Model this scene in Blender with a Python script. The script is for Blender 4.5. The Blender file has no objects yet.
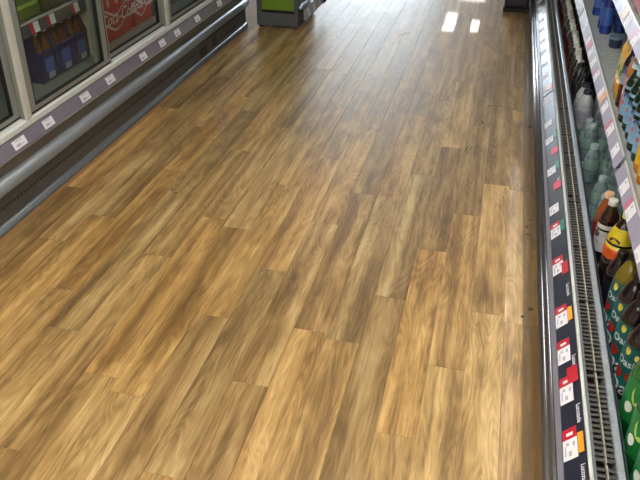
import bpy, bmesh, math, random
from mathutils import Vector, Matrix

random.seed(7)
scene = bpy.context.scene
COL = scene.collection
PI = math.pi

# ------------------------------------------------------------------ camera
cam_d = bpy.data.cameras.new('camera')
cam = bpy.data.objects.new('camera', cam_d)
COL.objects.link(cam)
scene.camera = cam
cam_d.sensor_fit = 'HORIZONTAL'
cam_d.sensor_width = 36.0
cam_d.lens = 731.0 / 640.0 * 36.0
cam_d.clip_start = 0.05
RX = Vector((0.97249395, 0.23268409, 0.01066028))      # picture right
DN = Vector((0.131497, -0.51065948, -0.84966784))      # picture down
FW = Vector((-0.19226041, 0.82769862, -0.52721051))    # view direction
m = Matrix((RX, -DN, -FW)).transposed().to_4x4()
m.translation = Vector((0, 0, 1.5))
cam.matrix_world = m

# ------------------------------------------------------------------ world (overcast sky outside the shop front)
w = bpy.data.worlds.new('world')
scene.world = w
w.use_nodes = True
bg = w.node_tree.nodes['Background']
bg.inputs['Color'].default_value = (0.80, 0.84, 1.0, 1)
bg.inputs['Strength'].default_value = 38.0

vs = scene.view_settings
vs.view_transform = 'Standard'
vs.look = 'None'
vs.gamma = 1.0
vs.use_curve_mapping = False
vs.exposure = 0.0

LAMP = 18.0          # ceiling lamp emission
LED = 4.0            # cooler led emission

# ------------------------------------------------------------------ materials
def lin(c):
    r = []
    for v in c[:3]:
        v = v / 255.0
        r.append(v / 12.92 if v <= 0.04045 else ((v + 0.055) / 1.055) ** 2.4)
    return (r[0], r[1], r[2], 1.0)

MATS = {}
def mat(name, col, rough=0.5, metal=0.0, coat=0.0, var=0.06, scale=40.0, bump=0.0, emit=None, spec=0.5, stretch=None):
    if name in MATS:
        return MATS[name]
    mt = bpy.data.materials.new(name)
    mt.use_nodes = True
    nt = mt.node_tree
    b = nt.nodes['Principled BSDF']
    c = lin(col)
    b.inputs['Base Color'].default_value = c
    b.inputs['Roughness'].default_value = rough
    b.inputs['Metallic'].default_value = metal
    b.inputs['Coat Weight'].default_value = coat
    b.inputs['Coat Roughness'].default_value = 0.06
    b.inputs['Specular IOR Level'].default_value = spec
    if var > 0:
        tc = nt.nodes.new('ShaderNodeTexCoord')
        mp = nt.nodes.new('ShaderNodeMapping')
        if stretch:
            mp.inputs['Scale'].default_value = stretch
        nz = nt.nodes.new('ShaderNodeTexNoise')
        nz.inputs['Scale'].default_value = scale
        nz.inputs['Detail'].default_value = 3
        rp = nt.nodes.new('ShaderNodeValToRGB')
        rp.color_ramp.elements[0].position = 0.3
        rp.color_ramp.elements[1].position = 0.7
        rp.color_ramp.elements[0].color = tuple(v * (1 - var) for v in c[:3]) + (1,)
        rp.color_ramp.elements[1].color = tuple(min(1, v * (1 + var)) for v in c[:3]) + (1,)
        nt.links.new(tc.outputs['Object'], mp.inputs['Vector'])
        nt.links.new(mp.outputs['Vector'], nz.inputs['Vector'])
        nt.links.new(nz.outputs['Fac'], rp.inputs['Fac'])
        nt.links.new(rp.outputs['Color'], b.inputs['Base Color'])
        if bump > 0:
            bp = nt.nodes.new('ShaderNodeBump')
            bp.inputs['Strength'].default_value = bump
            bp.inputs['Distance'].default_value = 0.002
            nt.links.new(nz.outputs['Fac'], bp.inputs['Height'])
            nt.links.new(bp.outputs['Normal'], b.inputs['Normal'])
    if emit:
        b.inputs['Emission Color'].default_value = lin(emit[0])
        b.inputs['Emission Strength'].default_value = emit[1]
    MATS[name] = mt
    return mt

def glass_mat(name, tint, refl=0.06):
    """clear sheet: straight-through transparency plus a fresnel mirror"""
    if name in MATS:
        return MATS[name]
    mt = bpy.data.materials.new(name)
    mt.use_nodes = True
    nt = mt.node_tree
    nt.nodes.remove(nt.nodes['Principled BSDF'])
    out = nt.nodes['Material Output']
    tr = nt.nodes.new('ShaderNodeBsdfTransparent')
    tr.inputs['Color'].default_value = tint
    gl = nt.nodes.new('ShaderNodeBsdfGlossy')
    gl.inputs['Roughness'].default_value = 0.03
    fr = nt.nodes.new('ShaderNodeFresnel')
    ge = nt.nodes.new('ShaderNodeNewGeometry')
    ir = nt.nodes.new('ShaderNodeMapRange')
    ir.inputs['To Min'].default_value = 1.5
    ir.inputs['To Max'].default_value = 1.0 / 1.5
    nt.links.new(ge.outputs['Backfacing'], ir.inputs['Value'])
    nt.links.new(ir.outputs['Result'], fr.inputs['IOR'])
    mx = nt.nodes.new('ShaderNodeMixShader')
    nt.links.new(fr.outputs['Fac'], mx.inputs['Fac'])
    nt.links.new(tr.outputs['BSDF'], mx.inputs[1])
    nt.links.new(gl.outputs['BSDF'], mx.inputs[2])
    nt.links.new(mx.outputs['Shader'], out.inputs['Surface'])
    MATS[name] = mt
    return mt

def wood_mat():
    mt = bpy.data.materials.new('vinyl_oak_plank')
    mt.use_nodes = True
    nt = mt.node_tree
    N = nt.nodes.new
    L = nt.links.new
    b = nt.nodes['Principled BSDF']
    tc = N('ShaderNodeTexCoord')
    oi = N('ShaderNodeObjectInfo')
    mul = N('ShaderNodeMath'); mul.operation = 'MULTIPLY'; mul.inputs[1].default_value = 57.0
    L(oi.outputs['Random'], mul.inputs[0])
    comb = N('ShaderNodeCombineXYZ')
    for i in range(3):
        L(mul.outputs[0], comb.inputs[i])
    add = N('ShaderNodeVectorMath'); add.operation = 'ADD'
    L(tc.outputs['Object'], add.inputs[0]); L(comb.outputs[0], add.inputs[1])

    def noise(scale, detail, dist=0.0, rough=0.55):
        mp = N('ShaderNodeMapping'); mp.inputs['Scale'].default_value = scale
        L(add.outputs[0], mp.inputs['Vector'])
        nz = N('ShaderNodeTexNoise')
        nz.inputs['Scale'].default_value = 1.0
        nz.inputs['Detail'].default_value = detail
        nz.inputs['Distortion'].default_value = dist
        nz.inputs['Roughness'].default_value = rough
        L(mp.outputs[0], nz.inputs['Vector'])
        return nz.outputs['Fac']
    streak = noise((75, 1.6, 1), 4, 0.0, 0.6)
    strips = noise((24, 0.50, 1), 2, 0.15, 0.45)
    fine = noise((200, 14, 1), 3, 0.0, 0.65)
    blot = noise((11, 2.6, 1), 4, 0.8, 0.55)
    # cathedral grain: contour lines of a stretched smooth noise
    cont = noise((13, 1.5, 1), 1.5, 0.6)
    mm = N('ShaderNodeMath'); mm.operation = 'MULTIPLY'; mm.inputs[1].default_value = 15.0
    L(cont, mm.inputs[0])
    pp = N('ShaderNodeMath'); pp.operation = 'PINGPONG'; pp.inputs[1].default_value = 0.5
    L(mm.outputs[0], pp.inputs[0])
    cath = N('ShaderNodeMath'); cath.operation = 'MULTIPLY'; cath.inputs[1].default_value = 2.0
    L(pp.outputs[0], cath.inputs[0])

    def lincomb(items):
        cur = None
        for s, k in items:
            q = N('ShaderNodeMath'); q.operation = 'MULTIPLY_ADD'
            q.inputs[1].default_value = k
            L(s, q.inputs[0])
            if cur is None:
                q.inputs[2].default_value = 0.0
            else:
                L(cur, q.inputs[2])
            cur = q.outputs[0]
        return cur
    # dark mineral veins: thin ridges of a stretched noise
    vn = noise((24, 1.3, 1), 3, 0.5, 0.6)
    vs1 = N('ShaderNodeMath'); vs1.operation = 'SUBTRACT'; vs1.inputs[1].default_value = 0.5
    L(vn, vs1.inputs[0])
    vs2 = N('ShaderNodeMath'); vs2.operation = 'ABSOLUTE'; L(vs1.outputs[0], vs2.inputs[0])
    vr = N('ShaderNodeMapRange')
    vr.inputs['From Min'].default_value = 0.0; vr.inputs['From Max'].default_value = 0.028
    vr.inputs['To Min'].default_value = 0.0; vr.inputs['To Max'].default_value = 1.0
    L(vs2.outputs[0], vr.inputs['Value'])
    wide = noise((26, 2.0, 1), 4, 0.7, 0.55)
    v = lincomb([(strips, 0.30), (wide, 0.17), (streak, 0.07), (fine, 0.11), (blot, 0.26), (cath.outputs[0], 0.045), (vr.outputs['Result'], 0.035)])
    rp = N('ShaderNodeValToRGB')
    cr = rp.color_ramp
    cr.elements[0].position = 0.37; cr.elements[0].color = lin((98, 75, 43))
    cr.elements[1].position = 0.64; cr.elements[1].color = lin((210, 182, 130))
    e = cr.elements.new(0.455); e.color = lin((132, 104, 62))
    e = cr.elements.new(0.525); e.color = lin((168, 137, 87))
    L(v, rp.inputs['Fac'])
    tint = N('ShaderNodeMix'); tint.data_type = 'RGBA'; tint.blend_type = 'MULTIPLY'
    tint.inputs['Factor'].default_value = 1.0
    L(rp.outputs['Color'], tint.inputs['A'])
    L(oi.outputs['Color'], tint.inputs['B'])
    # planks turn darker brown along the open chiller: a band with a ragged edge
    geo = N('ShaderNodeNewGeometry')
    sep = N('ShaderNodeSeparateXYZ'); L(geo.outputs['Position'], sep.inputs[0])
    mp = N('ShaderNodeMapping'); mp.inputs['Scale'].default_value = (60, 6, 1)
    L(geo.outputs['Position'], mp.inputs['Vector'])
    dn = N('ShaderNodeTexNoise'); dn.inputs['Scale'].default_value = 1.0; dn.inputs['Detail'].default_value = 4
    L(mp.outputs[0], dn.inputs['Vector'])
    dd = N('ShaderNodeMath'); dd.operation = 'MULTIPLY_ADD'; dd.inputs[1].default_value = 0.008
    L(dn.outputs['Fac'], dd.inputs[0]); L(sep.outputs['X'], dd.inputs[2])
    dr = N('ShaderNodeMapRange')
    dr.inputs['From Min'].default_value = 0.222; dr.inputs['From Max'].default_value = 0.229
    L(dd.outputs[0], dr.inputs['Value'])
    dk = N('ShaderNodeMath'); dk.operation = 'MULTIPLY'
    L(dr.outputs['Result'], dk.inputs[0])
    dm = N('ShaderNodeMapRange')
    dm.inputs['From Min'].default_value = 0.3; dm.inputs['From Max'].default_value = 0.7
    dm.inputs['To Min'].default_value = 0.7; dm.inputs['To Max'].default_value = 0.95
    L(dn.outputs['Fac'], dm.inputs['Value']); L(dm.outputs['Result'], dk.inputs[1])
    dark_band = N('ShaderNodeMix'); dark_band.data_type = 'RGBA'
    L(dk.outputs[0], dark_band.inputs['Factor'])
    L(tint.outputs['Result'], dark_band.inputs['A'])
    dark_band.inputs['B'].default_value = lin((104, 82, 52))
    L(dark_band.outputs['Result'], b.inputs['Base Color'])
    rr = N('ShaderNodeMapRange')
    rr.inputs['To Min'].default_value = 0.35; rr.inputs['To Max'].default_value = 0.47
    L(blot, rr.inputs['Value']); L(rr.outputs['Result'], b.inputs['Roughness'])
    b.inputs['Specular IOR Level'].default_value = 0.5
    b.inputs['Coat Weight'].default_value = 0.14
    b.inputs['Coat Roughness'].default_value = 0.03
    bp = N('ShaderNodeBump'); bp.inputs['Strength'].default_value = 0.10; bp.inputs['Distance'].default_value = 0.001
    L(fine, bp.inputs['Height']); L(bp.outputs['Normal'], b.inputs['Normal'])
    return mt

STEEL = mat('brushed_steel', (176, 178, 184), 0.28, 0.85, var=0.08, scale=30, stretch=(1, 0.05, 1))
ALU = mat('anodised_aluminium', (158, 164, 158), 0.36, 0.4, var=0.05, scale=20, stretch=(1, 1, 0.1))
ALU_BRIGHT = mat('pale_aluminium', (216, 218, 212), 0.4, 0.25, var=0.04)
ALU_DARK = mat('dark_aluminium', (118, 118, 112), 0.4, 0.5, var=0.05)
BUMPER = mat('grey_bumper', (138, 145, 150), 0.42, 0.2, coat=0.05, var=0.06, scale=25, stretch=(1, 0.1, 1))
BUMPER_D = mat('steel_bumper', (112, 114, 122), 0.22, 0.8, var=0.08, scale=25, stretch=(1, 0.08, 1))
KICK = mat('dark_kickplate', (84, 83, 80), 0.5, 0.1, var=0.1)
TOE = mat('toe_rail_grey', (112, 118, 122), 0.4, 0.4, var=0.08)
BLACK = mat('black_plastic', (20, 20, 22), 0.45, var=0.1)
RUBBER = mat('black_gasket', (30, 31, 32), 0.6, var=0.1)
CREAM = mat('cream_sill', (206, 202, 190), 0.45, var=0.05)
WHITE = mat('white_sill', (222, 226, 224), 0.4, var=0.04)
STRIP_L = mat('grey_ticket_strip', (120, 116, 128), 0.3, coat=0.3, var=0.06)
STRIP_R = mat('navy_ticket_strip', (36, 40, 56), 0.38, coat=0.0, var=0.1, spec=0.5)
STRIP_S = mat('lavender_ticket_strip', (158, 154, 178), 0.45, coat=0.08, var=0.06)
LABEL = mat('white_label_card', (234, 234, 240), 0.55, coat=0.0, var=0.02, spec=0.3)
INK = mat('grey_print', (176, 180, 194), 0.6, var=0.05)
RED = mat('red_card', (196, 34, 52), 0.45, coat=0.2, var=0.05)
ORANGE = mat('orange_card', (246, 168, 40), 0.45, coat=0.2, var=0.05)
GREEN_C = mat('teal_card', (40, 140, 120), 0.45, var=0.05)
GRILLE = mat('grille_plastic', (84, 80, 74), 0.42, var=0.12, scale=60)
GRILLE_BAR = mat('grille_bar', (178, 172, 156), 0.45, var=0.06)
LEDGE = mat('galvanised_ledge', (176, 184, 190), 0.4, 0.4, var=0.14, scale=60)
DECK = mat('deck_steel', (126, 138, 142), 0.28, 0.6, var=0.14, scale=25)
SHELF = mat('shelf_steel', (176, 184, 182), 0.4, 0.1, var=0.25, scale=70)
LINER = mat('chiller_liner', (206, 208, 206), 0.5, var=0.04)
INNER = mat('cooler_interior', (150, 152, 148), 0.5, var=0.06)
CASE = mat('case_panel', (120, 122, 126), 0.5, 0.1, var=0.05)
CEIL = mat('ceiling_tile', (222, 222, 218), 0.8, var=0.03)
WALL = mat('painted_wall', (200, 198, 190), 0.8, var=0.04)
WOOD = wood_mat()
GLASS = glass_mat('door_glass', (0.86, 0.90, 0.87, 1))
CLEAR = mat('clear_plastic_water', (150, 172, 180), 0.08, coat=0.6, var=0.3, scale=45)
CLEAR.node_tree.nodes['Principled BSDF'].inputs['Transmission Weight'].default_value = 0.5
CLEAR.node_tree.nodes['Principled BSDF'].inputs['IOR'].default_value = 1.15

# ------------------------------------------------------------------ helpers
def newbm():
    return bmesh.new()

def finish(name, bm, mats, parent=None, smooth=False, recalc=True):
    me = bpy.data.meshes.new(name)
    if recalc:
        bmesh.ops.recalc_face_normals(bm, faces=bm.faces)
    bm.to_mesh(me)
    bm.free()
    if not isinstance(mats, (list, tuple)):
        mats = [mats]
    for q in mats:
        me.materials.append(q)
    if smooth:
        for p in me.polygons:
            p.use_smooth = True
    o = bpy.data.objects.new(name, me)
    COL.objects.link(o)
    if parent:
        o.parent = parent
    return o

def add_box(bm, x0, x1, y0, y1, z0, z1, mi=0):
    vs_ = [bm.verts.new((x, y, z)) for x in (x0, x1) for y in (y0, y1) for z in (z0, z1)]
    for idx in ((0, 1, 3, 2), (4, 6, 7, 5), (0, 4, 5, 1), (2, 3, 7, 6), (0, 2, 6, 4), (1, 5, 7, 3)):
        f = bm.faces.new([vs_[i] for i in idx])
        f.material_index = mi

def box(name, x0, x1, y0, y1, z0, z1, mt, parent=None, bev=0.0):
    bm = newbm()
    add_box(bm, x0, x1, y0, y1, z0, z1)
    if bev:
        bmesh.ops.bevel(bm, geom=list(bm.edges), offset=bev, segments=2, affect='EDGES', profile=0.5)
    return finish(name, bm, mt, parent)

def extrude(name, pts, y0, y1, mt, parent=None, smooth=False):
    """closed (x,z) outline pushed along the aisle"""
    bm = newbm()
    a = [bm.verts.new((x, y0, z)) for x, z in pts]
    b = [bm.verts.new((x, y1, z)) for x, z in pts]
    n = len(pts)
    for i in range(n):
        f = bm.faces.new((a[i], a[(i + 1) % n], b[(i + 1) % n], b[i]))
        f.smooth = smooth
    bm.faces.new(a)
    bm.faces.new(b[::-1])
    o = finish(name, bm, mt, parent)
    return o

def arc(cx, cz, rx, rz, a0, a1, n):
    return [(cx + rx * math.cos(math.radians(a0 + (a1 - a0) * i / n)), cz + rz * math.sin(math.radians(a0 + (a1 - a0) * i / n))) for i in range(n + 1)]

def lathe(bm, prof, segs=20, mi=0, smooth=True, cap=True, band=None):
    rings = []
    for r, z in prof:
        rings.append([bm.verts.new((r * math.cos(2 * PI * k / segs), r * math.sin(2 * PI * k / segs), z)) for k in range(segs)])
    for i in range(len(rings) - 1):
        for k in range(segs):
            f = bm.faces.new((rings[i][k], rings[i][(k + 1) % segs], rings[i + 1][(k + 1) % segs], rings[i + 1][k]))
            f.smooth = smooth
            f.material_index = band[i] if band else mi
    if cap:
        f = bm.faces.new(rings[0][::-1]); f.material_index = band[0] if band else mi
        f = bm.faces.new(rings[-1]); f.material_index = band[-1] if band else mi

def thing(name, label, cat, loc=(0, 0, 0), rz=0.0, group=None):
    o = bpy.data.objects.new(name, None)
    COL.objects.link(o)
    o.empty_display_size = 0.05
    o.location = loc
    o.rotation_euler = (0, 0, rz)
    o['label'] = label
    o['category'] = cat
    if group:
        o['group'] = group
    return o

def tag(o, label, cat, group=None):
    o['label'] = label
    o['category'] = cat
    if group:
        o['group'] = group
    return o

def struct(o):
    o['kind'] = 'structure'
    return o

def dup(root, loc, rz=0.0, label=None, group=None):
    r = root.copy()
    COL.objects.link(r)
    r.location = loc
    r.rotation_euler = (0, 0, rz)
    if label:
        r['label'] = label
    if group:
        r['group'] = group
    for ch in list(root.children):
        c = ch.copy()
        COL.objects.link(c)
        c.parent = r
        for g in ch.children:
            d = g.copy()
            COL.objects.link(d)
            d.parent = c
    return r

def text_obj(name, body, size, fn, mt, parent=None, shear=0.0, bold=0.0, extrude_d=0.0):
    """lettering: font outline -> mesh, every vertex sent through fn(tx, ty, tz)"""
    cu = bpy.data.curves.new('lettering_curve', 'FONT')
    cu.body = body
    cu.size = size
    cu.shear = shear
    cu.offset = bold
    cu.extrude = extrude_d
    cu.align_x = 'CENTER'
    cu.align_y = 'CENTER'
    cu.resolution_u = 3
    tmp = bpy.data.objects.new('lettering_tmp', cu)
    COL.objects.link(tmp)
    bpy.context.view_layer.update()
    dg = bpy.context.evaluated_depsgraph_get()
    me = bpy.data.meshes.new_from_object(tmp.evaluated_get(dg))
    bpy.data.objects.remove(tmp)
    bpy.data.curves.remove(cu)
    for v in me.vertices:
        v.co = Vector(fn(v.co.x, v.co.y, v.co.z))
    me.name = name
    me.materials.clear()
    me.materials.append(mt)
    o = bpy.data.objects.new(name, me)
    COL.objects.link(o)
    if parent:
        o.parent = parent
    return o

# ------------------------------------------------------------------ the room
ROOM = dict(x0=-6.0, x1=4.0, y0=-6.0, y1=20.0, h=2.9)
FLOOR_M = mat('floor_screed', (150, 112, 66), 0.4, var=0.2, scale=14, stretch=(4, 0.4, 1))
SEAM = mat('plank_seam', (74, 52, 30), 0.6, var=0.1)
bm = newbm(); add_box(bm, ROOM['x0'], ROOM['x1'], ROOM['y0'], ROOM['y1'], -0.06, -0.0025)
floor = struct(finish('floor', bm, FLOOR_M))
bm = newbm(); add_box(bm, ROOM['x0'], ROOM['x1'], ROOM['y0'], ROOM['y1'], ROOM['h'], ROOM['h'] + 0.08)
struct(finish('ceiling', bm, CEIL))
struct(box('wall_left', ROOM['x0'] - 0.1, ROOM['x0'], ROOM['y0'], ROOM['y1'], 0, 2.9, WALL))
struct(box('wall_right', ROOM['x1'], ROOM['x1'] + 0.1, ROOM['y0'], ROOM['y1'], 0, 2.9, WALL))
struct(box('wall_rear', ROOM['x0'], ROOM['x1'], ROOM['y0'] - 0.1, ROOM['y0'], 0, 2.9, WALL))
# far wall with the glazed shop front
WX0, WX1, WZ0, WZ1 = -5.2, -1.75, 0.10, 2.75
bm = newbm()
add_box(bm, ROOM['x0'], WX0, 20.0, 20.15, 0, 2.9)
add_box(bm, WX1, ROOM['x1'], 20.0, 20.15, 0, 2.9)
add_box(bm, WX0, WX1, 20.0, 20.15, WZ1, 2.9)
add_box(bm, WX0, WX1, 20.0, 20.15, 0, WZ0)
struct(finish('wall_far', bm, mat('far_wall_brown', (112, 104, 96), 0.8, var=0.05)))
win = struct(bpy.data.objects.new('window_1', None)); COL.objects.link(win); win.location = (0, 20.07, 0)
for k in range(4):
    x = WX0 + (WX1 - WX0) * k / 3
    o = box('window_mullion', x - 0.03, x + 0.03, -0.04, 0.04, WZ0, WZ1, ALU_DARK, win)
for k in range(3):
    a = WX0 + (WX1 - WX0) * k / 3 + 0.03; b = WX0 + (WX1 - WX0) * (k + 1) / 3 - 0.03
    box('window_pane', a, b, -0.004, 0.004, WZ0, WZ1, GLASS, win)
# daylight sampling through the opening
pl = bpy.data.lights.new('window_portal', 'AREA')
pl.shape = 'RECTANGLE'; pl.size = WX1 - WX0; pl.size_y = WZ1 - WZ0
pl.cycles.is_portal = True
po = bpy.data.objects.new('window_portal', pl); COL.objects.link(po)
po.location = ((WX0 + WX1) / 2, 20.3, (WZ0 + WZ1) / 2); po.rotation_euler = (math.radians(-90), 0, 0)

# planks -------------------------------------------------------------
PWID, PLEN, X_EDGE = 0.111, 0.965, 0.163
JOINT = {-1: 2.008, 0: 2.04, 1: 1.734, 2: 2.39, 3: 2.05, 4: 1.78, 5: 1.806, 6: 1.521, 7: 2.11, 8: 1.80,
         9: 2.36, 10: 2.415, 11: 1.13, 12: 1.62, 13: 1.815, 14: 1.35, 15: 2.10, 16: 1.55, 17: 2.2}
# tone picked plank by plank where the photo shows it: (column, index of the plank counted from the joint) -> tint
D = (0.78, 0.75, 0.69); G = (0.90, 0.92, 0.90); O = (1.03, 0.95, 0.80); Lt = (1.36, 1.36, 1.32); Mid = (0.97, 0.96, 0.92)
TONE = {(-1, 0): Lt, (-1, -1): (1.34, 1.3, 1.24), (-1, 1): Lt, (0, -1): Lt, (0, 0): (1.3, 1.27, 1.18),
        (1, 0): (1.24, 1.17, 1.04), (1, -1): Lt, (2, -1): (1.26, 1.17, 0.98), (2, 0): D, (2, -2): (1.15, 1.12, 1.04), (3, -1): D, (3, 0): G, (3, 1): Mid,
        (4, -1): (1.14, 1.1, 1.0), (4, 0): G, (5, -1): (1.02, .94, .8), (5, 0): (.9, .86, .78), (6, -1): D, (6, 0): Mid, (7, -1): G, (7, 0): O,
        (8, -1): D, (8, 0): (1.0, .94, .8), (8, 1): O, (9, -1): O, (9, 0): Mid, (10, -1): O, (10, 0): Mid, (10, 1): D, (11, 0): Mid,
        (11, -1): D, (12, -1): Mid, (12, 0): G, (13, -1): (.84, .78, .68), (13, 0): O, (14, 0): O, (15, -1): O}
def plank(x0, x1, y0, y1, tint):
    g = 0.0004
    cx, cy = (x0 + x1) / 2, (y0 + y1) / 2
    hx, hy = (x1 - x0) / 2 - g, (y1 - y0) / 2 - g
    e = 0.0005
    bm = newbm()
    lo = [bm.verts.new((sx * hx, sy * hy, -0.0030)) for sx, sy in ((-1, -1), (1, -1), (1, 1), (-1, 1))]
    hi = [bm.verts.new((sx * (hx - e), sy * (hy - e), 0)) for sx, sy in ((-1, -1), (1, -1), (1, 1), (-1, 1))]
    md = [bm.verts.new((sx * hx, sy * hy, -0.0005)) for sx, sy in ((-1, -1), (1, -1), (1, 1), (-1, 1))]
    bm.faces.new(hi)
    for i in range(4):
        j = (i + 1) % 4
        bm.faces.new((md[i], md[j], hi[j], hi[i]))
        bm.faces.new((lo[i], lo[j], md[j], md[i]))
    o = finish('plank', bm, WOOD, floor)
    o.location = (cx, cy, 0)
    o.color = (tint[0], tint[1], tint[2], 1)
    return o
for k in range(-1, 17):
    x1 = X_EDGE - PWID * k
    x0 = x1 - PWID
    if k == -1:
        x0, x1 = X_EDGE, X_EDGE + 0.16
    i0 = math.floor((0.2 - JOINT[k]) / PLEN)
    y = JOINT[k] + i0 * PLEN
    i = i0
    while y < 8.6:
        t = TONE.get((k, i))
        if t is None:
            t = random.choice([Mid, Mid, G, O, D, (1.0, 0.94, 0.84), (.9, .87, .8), Lt if k < 4 else Mid])
        f = 1.0 + random.random() * 0.1
        plank(x0, x1, y, y + PLEN, tuple(c * f for c in t))
        y += PLEN
        i += 1
# dark scuffs trodden into the boards
for (x, y, a, ln, wd) in ((0.034, 3.964, 0.9, 0.055, 0.010), (0.014, 3.708, 1.9, 0.07, 0.008), (0.115, 3.806, 0.3, 0.06, 0.004), (-0.048, 3.368, 1.5, 0.05, 0.006),
                          (-0.028, 3.373, 1.4, 0.06, 0.005), (-0.615, 5.226, 1.0, 0.14, 0.012), (0.238, 2.66, 1.2, 0.028, 0.012), (0.24, 2.60, .4, 0.02, 0.012),
                          (0.224, 2.052, 0.5, 0.016, 0.012), (0.25, 2.10, 0.5, 0.02, 0.014), (0.255, 3.72, 1.2, 0.05, 0.02), (0.25, 2.72, 1.2, 0.02, 0.012)):
    bm = newbm()
    pts = []
    for q in range(10):
        an = 2 * PI * q / 10
        r = 1 + random.uniform(-.3, .3)
        u, v = math.cos(an) * ln / 2 * r, math.sin(an) * wd / 2 * r
        pts.append(bm.verts.new((x + u * math.cos(a) - v * math.sin(a), y + u * math.sin(a) + v * math.cos(a), 0.0004)))
    bm.faces.new(pts)
    o = finish('scuff_mark', bm, mat('scuff', (62, 48, 34), 0.5, var=0.2), floor)
    o.data.polygons[0].flip() if o.data.polygons[0].normal.z < 0 else None

# ceiling lamps ------------------------------------------------------
def ceiling_lamp(x0, x1, y0, y1, label, group=None, k=1.0):
    r = thing('ceiling_light', label, 'light', ((x0 + x1) / 2, (y0 + y1) / 2, ROOM['h']), 0, group)
    hx, hy = (x1 - x0) / 2, (y1 - y0) / 2
    bm = newbm()
    for a in ((-hx - .02, -hx, -hy - .02, hy + .02), (hx, hx + .02, -hy - .02, hy + .02), (-hx, hx, -hy - .02, -hy), (-hx, hx, hy, hy + .02)):
        add_box(bm, a[0], a[1], a[2], a[3], -0.05, 0)
    finish('frame', bm, WHITE, r)
    bm = newbm(); add_box(bm, -hx, hx, -hy, hy, -0.035, -0.01)
    finish('diffuser', bm, mat('lamp_diffuser_%g' % k, (255, 255, 255), 0.5, var=0, emit=((255, 250, 240), LAMP * k)), r)
for (x, y) in ((-3.4, -3.8), (-0.5, -3.8), (1.8, -3.8), (-3.4, -1.2), (-0.5, -1.2), (1.8, -1.2), (-3.4, 1.7), (-0.5, 1.7), (1.8, 1.7)):
    ceiling_lamp(x - 0.3, x + 0.3, y - 0.75, y + 0.75, 'flat white ceiling light panel over the near part of the shop', 'ceiling light panels above the aisles')
ceiling_lamp(-1.06, -0.80, 15.6, 17.15, 'long narrow ceiling light far down the aisle', None, 1.6)
ceiling_lamp(-0.48, -0.30, 15.7, 16.7, 'short narrow ceiling light far down the aisle', None, 1.6)
ceiling_lamp(-0.95, -0.28, 18.3, 19.3, 'wide ceiling light nearest the shop front', None, 1.0)

# ------------------------------------------------------------------ left: glass door cooler
LY0, LY1 = 1.30, 5.10
cl = thing('glass_door_cooler', 'long grey drinks cooler with sliding glass doors along the left of the aisle', 'cooler', (-1.80, 3.2, 0))
def Lp(o):
    """parts are written in shop coordinates; shift them under the cooler's base"""
    o.location = Vector(o.location) - Vector((-1.80, 3.2, 0))
    return o
Lp(extrude('toe_rail', [(-1.79, 0.0)] + [(-1.747, 0.0), (-1.745, 0.004), (-1.745, 0.022)] + arc(-1.755, 0.022, 0.010, 0.012, 0, 90, 4) + [(-1.79, 0.034)], LY0, LY1, TOE, cl, True))
Lp(box('kick_panel', -1.84, -1.760, LY0, LY1, 0.0, 0.150, KICK, cl))
bm = newbm()
y = 1.5
while y < 4.15:
    add_box(bm, -1.7605, -1.7595, y, y + 0.015, 0.086, 0.095)
    y += 0.024
o = Lp(finish('vent_slots', bm, BLACK, cl)); o['kind'] = 'stuff'
for (a, b, z0, z1) in ((4.20, 4.32, 0.045, 0.10), (4.42, 4.50, 0.05, 0.11), (4.56, 4.90, 0.06, 0.075), (4.22, 5.05, 0.125, 0.135)):
    Lp(box('vent_opening', -1.7605, -1.759, a, b, z0, z1, BLACK, cl))
Lp(extrude('seam_line', [(-1.761, .098), (-1.7592, .098), (-1.7592, .100), (-1.761, .100)], LY0, LY1, BLACK, cl))
Lp(extrude('bumper', [(-1.775, 0.143)] + arc(-1.758, 0.172, 0.021, 0.029, -90, 90, 10) + [(-1.775, 0.201)], LY0, LY1 + 0.02, BUMPER, cl, True))
Lp(box('front_panel', -1.86, -1.775, LY0, LY1, 0.150, 0.246, mat('brown_grey_panel', (98, 90, 78), 0.4, 0.2, coat=0.1, var=0.08), cl))
Lp(extrude('lower_trim', [(-1.78, .242), (-1.772, .243), (-1.767, .250), (-1.78, .256)], LY0, LY1, CREAM, cl))
strip = Lp(extrude('ticket_rail', [(-1.786, .252), (-1.767, .252), (-1.791, .305), (-1.81, .305)], LY0, LY1, STRIP_L, cl))
sill = Lp(extrude('sill', [(-1.80, .306), (-1.791, .309), (-1.7905, .330), (-1.796, .336), (-1.90, .336), (-1.90, .306)], LY0, LY1, WHITE, cl))
Lp(extrude('sill_shadow_gap', [(-1.80, .303), (-1.7925, .3035), (-1.7925, .310), (-1.80, .310)], LY0, LY1, BLACK, cl))
# tray, back, top, ends
Lp(box('tray', -2.50, -1.86, LY0, LY1, 0.300, 0.345, mat('tray_steel', (150, 158, 152), 0.3, 0.4, var=0.1), cl))
Lp(box('back_panel', -2.56, -2.50, LY0, LY1, 0.0, 2.05, INNER, cl))
Lp(box('top_panel', -2.56, -1.80, LY0, LY1, 1.95, 2.10, CASE, cl))
for a in (LY0, LY1 - 0.04):
    Lp(box('end_panel', -2.56, -1.842, a, a + 0.04, 0.345, 1.95, CASE, cl))
Lp(box('base', -2.50, -1.84, LY0, LY1, 0.0, 0.30, KICK, cl))
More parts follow.
